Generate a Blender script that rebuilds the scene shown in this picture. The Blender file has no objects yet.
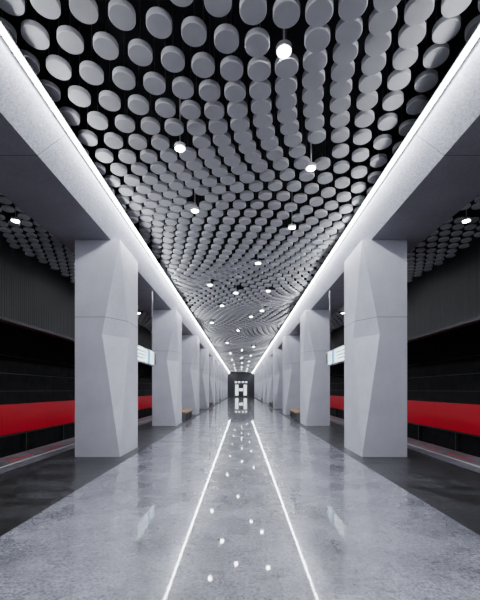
import bpy, math, random
from mathutils import Vector
random.seed(4)
S=bpy.context.scene
F=350.0
K=F/280.0
Y0,Y1=-8.0,76.0

# ---------------- helpers ----------------
class MB:
    def __init__(s): s.v=[];s.f=[];s.m=[]
    def box(s,x0,x1,y0,y1,z0,z1,m=0):
        if x0>x1:x0,x1=x1,x0
        b=len(s.v)
        s.v+=[(x0,y0,z0),(x1,y0,z0),(x1,y1,z0),(x0,y1,z0),(x0,y0,z1),(x1,y0,z1),(x1,y1,z1),(x0,y1,z1)]
        for q in [(0,3,2,1),(4,5,6,7),(0,1,5,4),(1,2,6,5),(2,3,7,6),(3,0,4,7)]:
            s.f.append(tuple(b+i for i in q)); s.m.append(m)
    def cyl(s,x,y,z0,z1,r,n=20,mside=0,mbot=0,bev=0.0):
        b=len(s.v)
        rings=[(r,z1),(r,z0+bev),(r-bev,z0)] if bev>0 else [(r,z1),(r,z0)]
        for (rr,zz) in rings:
            for i in range(n):
                a=2*math.pi*i/n
                s.v.append((x+rr*math.cos(a),y+rr*math.sin(a),zz))
        s.f.append(tuple(b+i for i in range(n))); s.m.append(mside)
        for k in range(len(rings)-1):
            for i in range(n):
                j=(i+1)%n
                s.f.append((b+k*n+i,b+(k+1)*n+i,b+(k+1)*n+j,b+k*n+j)); s.m.append(mside)
        k=(len(rings)-1)*n
        s.f.append(tuple(b+k+i for i in reversed(range(n)))); s.m.append(mbot)
    def prism(s,poly,y0,y1,m=0):
        b=len(s.v);n=len(poly)
        for (x,z) in poly: s.v.append((x,y0,z))
        for (x,z) in poly: s.v.append((x,y1,z))
        s.f.append(tuple(b+i for i in range(n)));s.m.append(m)
        s.f.append(tuple(b+n+i for i in reversed(range(n))));s.m.append(m)
        for i in range(n):
            j=(i+1)%n
            s.f.append((b+i,b+n+i,b+n+j,b+j));s.m.append(m)
    def obj(s,name,mats,parent=None,fix=True,loc=(0,0,0)):
        me=bpy.data.meshes.new(name); me.from_pydata(s.v,[],s.f)
        for m in mats: me.materials.append(m)
        for p,mi in zip(me.polygons,s.m): p.material_index=mi
        if fix:
            import bmesh
            bm=bmesh.new();bm.from_mesh(me);bmesh.ops.recalc_face_normals(bm,faces=bm.faces);bm.to_mesh(me);bm.free()
        o=bpy.data.objects.new(name,me); S.collection.objects.link(o); o.location=loc
        if parent: o.parent=parent
        return o

def base(name):
    m=bpy.data.materials.new(name); m.use_nodes=True
    nt=m.node_tree; p=nt.nodes['Principled BSDF']; return m,nt,p
def N(nt,t,**k):
    n=nt.nodes.new(t)
    for a,b in k.items(): setattr(n,a,b)
    return n
def ramp(nt,src,pts):
    r=N(nt,'ShaderNodeValToRGB')
    els=r.color_ramp.elements
    els[0].position=pts[0][0]; els[0].color=(*pts[0][1],1)
    els[1].position=pts[-1][0]; els[1].color=(*pts[-1][1],1)
    for q in pts[1:-1]:
        e=els.new(q[0]); e.color=(*q[1],1)
    nt.links.new(src,r.inputs[0]); return r.outputs[0]
def noise(nt,vec,scale,detail=3,rough=.55):
    n=N(nt,'ShaderNodeTexNoise'); n.inputs['Scale'].default_value=scale; n.inputs['Detail'].default_value=detail
    n.inputs['Roughness'].default_value=rough
    nt.links.new(vec,n.inputs['Vector']); return n.outputs['Fac']
def mul(nt,a,b,fac=1.0,mode='MULTIPLY'):
    m=N(nt,'ShaderNodeMix',data_type='RGBA',blend_type=mode); m.inputs[0].default_value=fac
    nt.links.new(a,m.inputs[6]); nt.links.new(b,m.inputs[7]); return m.outputs[2]
def g(v): return (v*0.98,v*0.985,v*1.03)

def stone(name,lo,hi,rough=(.15,.3),coat=0.0,brick=None,joint=.55,speck=90,patch=.8,bump=.02,patchlo=.7,cr=.022,ior=1.45):
    m,nt,p=base(name); L=nt.links
    tc=N(nt,'ShaderNodeTexCoord').outputs['Object']
    c=ramp(nt,noise(nt,tc,speck,5,.8),[(.40,lo),(.60,hi)])
    c2=ramp(nt,noise(nt,tc,patch,8,.74),[(.40,g(patchlo)),(.58,g(1.0))])
    c=mul(nt,c,c2)
    c3=ramp(nt,noise(nt,tc,speck*.22,5,.75),[(.38,g(.75)),(.6,g(1.0))])
    c=mul(nt,c,c3)
    if brick:
        b=N(nt,'ShaderNodeTexBrick')
        mp=N(nt,'ShaderNodeMapping'); mp.inputs['Location'].default_value=(.3,.1,0); L.new(tc,mp.inputs[0]); L.new(mp.outputs[0],b.inputs['Vector'])
        b.inputs['Scale'].default_value=1; b.inputs['Brick Width'].default_value=brick[0]; b.inputs['Row Height'].default_value=brick[1]
        b.inputs['Mortar Size'].default_value=brick[2]; b.inputs['Mortar Smooth'].default_value=.1; b.offset=brick[3]
        b.inputs['Color1'].default_value=(*g(1),1); b.inputs['Color2'].default_value=(*g(brick[4]),1); b.inputs['Mortar'].default_value=(*g(joint),1)
        c=mul(nt,c,b.outputs['Color'])
    L.new(c,p.inputs['Base Color'])
    rr=N(nt,'ShaderNodeMapRange'); L.new(noise(nt,tc,2.2,5,.65),rr.inputs[0])
    rr.inputs[1].default_value=.35; rr.inputs[2].default_value=.65
    rr.inputs[3].default_value=rough[0]; rr.inputs[4].default_value=rough[1]; L.new(rr.outputs[0],p.inputs['Roughness'])
    if coat:
        p.inputs['Coat Weight'].default_value=coat; p.inputs['Coat Roughness'].default_value=cr; p.inputs['Coat IOR'].default_value=ior
    if bump:
        bp=N(nt,'ShaderNodeBump'); bp.inputs['Strength'].default_value=bump; bp.inputs['Distance'].default_value=.01
        L.new(noise(nt,tc,25,4,.7),bp.inputs['Height']); L.new(bp.outputs[0],p.inputs['Normal'])
        if coat:
            b2=N(nt,'ShaderNodeBump'); b2.inputs['Strength'].default_value=.016; b2.inputs['Distance'].default_value=.01
            L.new(noise(nt,tc,9,5,.75),b2.inputs['Height']); L.new(b2.outputs[0],p.inputs['Coat Normal'])
    return m
def plain(name,col,rough=.6,metal=0,emit=None,es=0,spec=.5):
    m,nt,p=base(name)
    tc=N(nt,'ShaderNodeTexCoord').outputs['Object']
    c=ramp(nt,noise(nt,tc,6,4),[(.3,tuple(x*.9 for x in col)),(.7,col)])
    nt.links.new(c,p.inputs['Base Color'])
    p.inputs['Roughness'].default_value=rough; p.inputs['Metallic'].default_value=metal
    p.inputs['Specular IOR Level'].default_value=spec
    if emit: p.inputs['Emission Color'].default_value=(*emit,1); p.inputs['Emission Strength'].default_value=es
    return m

def concrete(name,lo,hi,seams,axis='Z',rough=.6,seamw=.012,scale=45):
    m,nt,p=base(name); L=nt.links
    tc=N(nt,'ShaderNodeTexCoord').outputs['Object']
    c=ramp(nt,noise(nt,tc,scale,5,.8),[(.35,lo),(.65,hi)])
    c=mul(nt,c,ramp(nt,noise(nt,tc,1.3,4),[(.35,g(.86)),(.65,g(1.0))]))
    sx=N(nt,'ShaderNodeSeparateXYZ'); L.new(tc,sx.inputs[0])
    for off,per in seams:
        a=N(nt,'ShaderNodeMath',operation='SUBTRACT'); L.new(sx.outputs[axis],a.inputs[0]); a.inputs[1].default_value=off-per*100
        b=N(nt,'ShaderNodeMath',operation='MODULO'); L.new(a.outputs[0],b.inputs[0]); b.inputs[1].default_value=per
        d=N(nt,'ShaderNodeMath',operation='GREATER_THAN'); L.new(b.outputs[0],d.inputs[0]); d.inputs[1].default_value=seamw
        r=ramp(nt,d.outputs[0],[(0,g(.25)),(1,g(1))])
        c=mul(nt,c,r)
    L.new(c,p.inputs['Base Color']); p.inputs['Roughness'].default_value=rough
    bp=N(nt,'ShaderNodeBump'); bp.inputs['Strength'].default_value=.35; bp.inputs['Distance'].default_value=.01
    L.new(noise(nt,tc,60,3,.7),bp.inputs['Height']); L.new(bp.outputs[0],p.inputs['Normal'])
    return m

SP=5.45*K; C1=1.5*F/67
LED=(.93,.96,1.0)
M_light=stone('granite_light_polished',g(.19),g(.62),(.18,.36),1.0,(1.2,.6,.005,.5,.86),.65,speck=34,patch=.9,bump=.08,patchlo=.52,ior=1.65)
M_dark=stone('granite_dark_polished',g(.006),g(.12),(.45,.6),.35,(.9,.45,.008,.5,.35),.3,speck=20,patch=2.2,bump=.06,patchlo=.3,ior=1.4)
M_edge=stone('granite_platform_edge',g(.14),g(.30),(.3,.5),.2,(.9,.5,.006,.0,.85),.5)
M_col=concrete('column_fibre_concrete',g(.50),g(.74),[(3.13,50)],'Z')
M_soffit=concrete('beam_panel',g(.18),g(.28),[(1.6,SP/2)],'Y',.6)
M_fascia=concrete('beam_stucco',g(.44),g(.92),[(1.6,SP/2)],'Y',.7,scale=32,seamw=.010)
M_black=plain('black_paint',(.008,.008,.010),.8,spec=.2)
M_disc=plain('disc_face_shaded_tone',g(.37),.5)
M_discs=plain('disc_rim_lit_tone',g(.62),.5)  # disc rim lighter than its face: shading put into the colour
M_rod=plain('rod_metal',(.06,.06,.065),.5,.5)
M_led=plain('led_strip',(1,1,1),.5,emit=LED,es=74)
M_lamp=plain('lamp_glow',(1,1,1),.5,emit=(.95,.97,1),es=120)
M_wall=stone('track_wall_black',g(.005),g(.008),(.6,.75),0,(1.5,.75,.008,.0,.8),.3)
M_wall.node_tree.nodes['Principled BSDF'].inputs['Specular IOR Level'].default_value=.2
M_red=plain('red_panel_added_glow',(.46,.006,.020),.3,emit=(.9,.01,.035),es=.09)  # faint emission added so the red band looks lit; no lamp behind it
M_wood=plain('bench_wood',(.40,.22,.10),.4)
M_steel=plain('brushed_steel',(.35,.36,.38),.3,.9)
M_white=plain('white_line_paint',(.6,.6,.62),.5)
M_wplast=plain('dark_grey_plaster',(.05,.052,.06),.7)
M_redp=plain('red_line_paint',(.5,.03,.03),.5)
M_sign=plain('sign_white_face',(.8,.8,.8),.4,emit=(.7,.9,1),es=2.6)
M_blue=plain('sign_blue',(.05,.25,.5),.4,emit=(.1,.5,.8),es=1.2)
M_txt=plain('sign_text',(.03,.04,.05),.5)
M_portal=plain('lit_panel',(1,1,1),.5,emit=(.9,.95,1),es=1.8)
M_rib=plain('ribbed_panel',g(.045),.55)

# ---------------- floor ----------------
f=MB()
f.box(-2.46,2.46,Y0,Y1,-.2,0,0)
for s in (-1,1):
    f.box(s*2.46,s*4.3,Y0,Y1,-.2,0,1)
    f.box(s*4.3,s*5.3,Y0,Y1,-.2,0,2)
    f.box(s*4.7,s*5.2,Y0,Y1,-1.2,-.2,3)
f.obj('floor',[M_light,M_dark,M_edge,M_black])
for s in (-1,1):
    t=MB()
    t.box(s*4.62,s*4.67,Y0+.1,Y1-.4,.0,.003,0)
    y=Y0+.5
    while y<Y1-1.5:
        t.box(s*4.85,s*4.93,y,y+.9,0,.003,1); y+=1.35
    t.obj('platform_edge_marking',[M_white,M_redp])
    b=MB(); b.box(s*5.2,s*8.5,Y0,Y1-.1,-1.4,-1.2,0); b.obj('track_bed',[M_black])
    r=MB()
    for x in (6.2,7.72):
        r.box(s*(x-.07),s*(x+.07),Y0,Y1-.1,-1.2,-1.18,0); r.box(s*(x-.012),s*(x+.012),Y0,Y1-.1,-1.18,-1.07,0); r.box(s*(x-.035),s*(x+.035),Y0,Y1-.1,-1.07,-1.03,0)
    r.obj('track_rails',[M_steel])
    w=MB()
    w.box(s*8.6,s*8.8,Y0,Y1,-1.2,6.3,0)
    for z in (1.45,2.1,2.75): w.box(s*8.56,s*8.6,Y0,Y1,z,z+.02,2)
    w.box(s*8.50,s*8.6,Y0,Y1,-.20,-.15,2)
    y=Y0
    while y<Y1:
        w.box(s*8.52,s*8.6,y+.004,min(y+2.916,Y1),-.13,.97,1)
        w.box(s*8.50,s*8.6,y+1.38,min(y+1.46,Y1),-.9,-.20,2); y+=2.92
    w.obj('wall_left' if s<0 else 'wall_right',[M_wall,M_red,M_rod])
    q=MB()
    q.box(s*5.86,s*6.0,Y0+.05,Y1-.1,3.3,6.29,0)
    q.box(s*5.8,s*6.05,Y0+.05,Y1-.1,3.22,3.3,1)
    y=Y0+.1
    while y<Y1-.2:
        q.box(s*5.85,s*5.86,y,y+.045,3.3,5.8,0); y+=.09
    q.obj('track_fascia_panel',[M_rib,M_rod])

# ---------------- walls / ceilings ----------------
c=MB(); c.box(-8.8,8.8,Y0,Y1,6.3,6.5,0); c.obj('ceiling',[M_black])
b=MB(); b.box(-8.8,8.8,Y0-.2,Y0,-1.4,6.5,0); b.obj('wall_back',[M_soffit])
e=MB(); e.box(-8.8,8.8,Y1,Y1+.2,-1.4,6.5,0)
e.obj('wall_front',[M_wplast])
e=MB()
for x in (-1.46,-.5,.5,1.46): e.box(x-.04,x+.04,Y1-.28,Y1-.01,0,2.9,0)
e.box(-1.5,1.5,Y1-.28,Y1-.01,2.82,2.9,0)
e.box(-1.2,-.62,Y1-.2,Y1-.1,.35,2.6,1); e.box(.62,1.2,Y1-.2,Y1-.1,.35,2.6,1)
e.box(-.42,.42,Y1-.2,Y1-.1,1.3,1.8,1)
for x in (-1.1,-.4,.4,1.1): e.box(x-.22,x+.22,Y1-.2,Y1-.1,3.1,3.35,1)
e.obj('door_1',[M_steel,M_portal])

# ---------------- longitudinal beams + LED ----------------
for s in (-1,1):
    k=MB()
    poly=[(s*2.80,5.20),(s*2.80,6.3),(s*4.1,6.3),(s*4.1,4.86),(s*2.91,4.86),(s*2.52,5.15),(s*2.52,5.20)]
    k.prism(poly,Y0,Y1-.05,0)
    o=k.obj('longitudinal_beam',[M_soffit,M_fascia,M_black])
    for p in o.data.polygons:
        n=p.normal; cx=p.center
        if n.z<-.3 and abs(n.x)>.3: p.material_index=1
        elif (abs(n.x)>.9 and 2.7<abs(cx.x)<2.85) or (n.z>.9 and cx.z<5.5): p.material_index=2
    l=MB()
    y=Y0+.1
    while y<Y1-.1:
        l.box(s*2.410,s*2.445,y,min(y+2.99,Y1-.1),5.13,5.17,0); y+=3
    l.box(s*2.40,s*2.515,Y0+.1,Y1-.1,5.17,5.20,1)
    l.obj('led_light_strip',[M_led,M_steel])

# ---------------- columns ----------------
H=4.86
DC=1.08*K
def column(xc,y0,s):
    hw=.505; d=DC
    m=MB()
    zm=2.75; a=.40; b=.62*K*.8
    I=-s*hw; O=s*hw; si=-s
    P=[(I,0),(O,0),(O,d),(I,d)]
    v=[(x,y,0) for x,y in P]+[(x,y,H) for x,y in P]
    A0=8;A1=9;C0=10;C1_=11
    v+=[(I-si*a,0,zm),(I,b,zm),(O+si*a,d,zm),(O,d-b,zm)]
    f=[(0,A0,A1),(4,A0,A1),(2,C0,C1_),(6,C0,C1_),
       (0,1,A0),(5,4,A0),(1,5,A0),
       (0,3,A1),(3,7,A1),(7,4,A1),
       (2,3,C0),(3,7,C0),(7,6,C0),
       (1,2,C1_),(1,5,C1_),(5,6,C1_),
       (3,2,1,0),(4,5,6,7)]
    m.v=v;m.f=f;m.m=[0]*len(f)
    return m.obj('faceted_column',[M_col],loc=(xc,y0,0))
ys=[C1+SP*i for i in range(-2,10)]
for y in ys:
    for s in (-1,1): column(s*3.215,y,s)

# ---------------- disc ceilings ----------------
ZB=5.36
lt=[(284,48),(180,146),(311,166),(195,209),(292,226),(258,262),(210,284),(268,290),(222,305),(251,316),(212,322),(238,330),(236,292),(262,310)]
lights=[]
for u,v in lt:
    Y=F*(ZB-.05-1.5)/(390-v); lights.append(((u-241)/F*Y,Y))
y=28
i=0
while y<70:
    lights.append(([-1.1,1.1,.1][i%3],y)); y+=2.6; i+=1
lights+=[(.6,.5),(-.9,-2.),(1,-4.5),(-.9,2.1)]
def zc(x,y): return ZB+.07*math.sin(2*math.pi*y/5.6+1.0*x)+.04*math.sin(2*math.pi*y/11+2.0*x+1)
def build(name,xa,xb,zf,px,py,wav,lts,r,th):
    d=MB()
    y=Y0+.3; row=0
    while y<Y1-.4:
        x=-12*px+(-px*.5 if row%2 else 0)+(xa+xb)/2
        while x<xb+2.5:
            xx=x+wav*(.42*math.sin(2*math.pi*y/9.5+.4)+.28*math.sin(2*math.pi*y/16+1)+.05*math.sin(2*math.pi*y/9.5+1.6*x))
            yy=y+wav*(.17*math.sin(1.25*x+2*math.pi*y/12))
            if xa<=xx<=xb and Y0+.2<yy<Y1-.5:
                if not any((xx-a)**2+(yy-b)**2<(r+.06)**2 for a,b in lts):
                    z=zf(xx,yy)
                    n=32 if yy<11 else 14
                    d.cyl(xx,yy,z,z+th,r,n,1,0,.007)
                    d.cyl(xx,yy,z+th,6.3,.006,4,2,2)
            x+=px
        y+=py; row+=1
    return d.obj(name,[M_disc,M_discs,M_rod],fix=False)
build('ceiling_disc_array',-2.62,2.62,zc,.345,.325,1,lights,.137,.065)
sl=[(4.75,5.9),(4.75,9.4),(4.75,13),(4.75,18),(4.75,24),(4.75,31),(4.75,40),(4.75,1)]
sl=[(x,y*K) for x,y in sl]
for s in (-1,1):
    zf=lambda x,y:5.12+.04*math.sin(2*math.pi*y/5+x)
    a,b2=sorted((s*4.24,s*5.68))
    build('ceiling_disc_array',a,b2,zf,.27,.30,.15,[(s*p,q) for p,q in sl],.112,.04)

root=bpy.data.objects.new('ceiling_downlights',None); S.collection.objects.link(root)
dm=MB()
def lamp(x,y,z,e):
    dm.cyl(x,y,z,z+.05,.088,20,0,0); dm.cyl(x,y,z-.006,z,.070,20,1,1); dm.cyl(x,y,z+.05,6.3,.012,6,0,0)
    L=bpy.data.lights.new('downlight_beam','SPOT'); L.energy=e; L.spot_size=math.radians(125); L.spot_blend=.8; L.shadow_soft_size=.05; L.color=(.95,.97,1)
    o=bpy.data.objects.new('downlight_beam',L); S.collection.objects.link(o); o.location=(x,y,z-.03); o.parent=root
for x,y in lights: lamp(x,y,ZB-.09,155)
for s in (-1,1):
    for x,y in sl: lamp(s*x,y,5.06,45)
dm.obj('fixtures',[M_discs,M_lamp],parent=root)

# ---------------- hanging signs ----------------
for s in (-1,1):
    m=MB(); x=3.0; ya=7.7*K; yb=ya+2.5
    m.box(s*(x-.05),s*(x+.05),ya,yb,2.32,2.80,3)
    m.box(s*(x-.058),s*(x-.05),ya+.04,yb-.04,2.36,2.76,0)
    m.box(s*(x-.062),s*(x-.058),ya+1.40,ya+1.72,2.36,2.76,1)
    m.box(s*(x-.062),s*(x-.058),yb-.3,yb-.04,2.36,2.76,2)
    for i,zz in enumerate((2.66,2.56,2.46)):
        m.box(s*(x-.062),s*(x-.058),ya+.3,ya+1.25-.1*i,zz-.014,zz+.014,2)
        m.box(s*(x-.062),s*(x-.058),ya+1.85,ya+2.15,zz-.014,zz+.014,2)
    for yy in (ya+.3,yb-.3): m.box(s*(x-.015),s*(x+.015),yy-.015,yy+.015,2.80,4.86,3)
    m.obj('hanging_direction_sign',[M_sign,M_blue,M_txt,M_steel])

# ---------------- benches ----------------
for s in (-1,1):
    for yb in (13.2*K,24.2*K,35*K):
        m=MB(); Lb=2.8
        for i in range(5):
            x=2.62+i*.10
            m.box(s*x,s*(x+.085),yb,yb+Lb,.41,.45,0)
        for yy in (yb+.15,yb+Lb/2-.04,yb+Lb-.23):
            m.box(s*2.68,s*3.08,yy,yy+.08,.0,.41,1)
        m.box(s*2.64,s*3.10,yb+.05,yb+Lb-.05,.37,.41,1)
        m.box(s*3.10,s*3.14,yb,yb+Lb,.45,.50,0)
        m.obj('platform_bench',[M_wood,M_steel])

# ---------------- world + camera ----------------
w=bpy.data.worlds.new('world'); S.world=w; w.use_nodes=True
w.node_tree.nodes['Background'].inputs[0].default_value=(.5,.55,.65,1); w.node_tree.nodes['Background'].inputs[1].default_value=.05
cam=bpy.data.cameras.new('camera'); co=bpy.data.objects.new('camera',cam); S.collection.objects.link(co)
co.location=(0,0,1.5); co.rotation_euler=(math.radians(90),0,0)
cam.sensor_fit='HORIZONTAL'; cam.sensor_width=36; cam.lens=F/480*36
cam.shift_y=90/480; cam.shift_x=-1/480; cam.clip_start=.05; cam.clip_end=200
S.camera=co
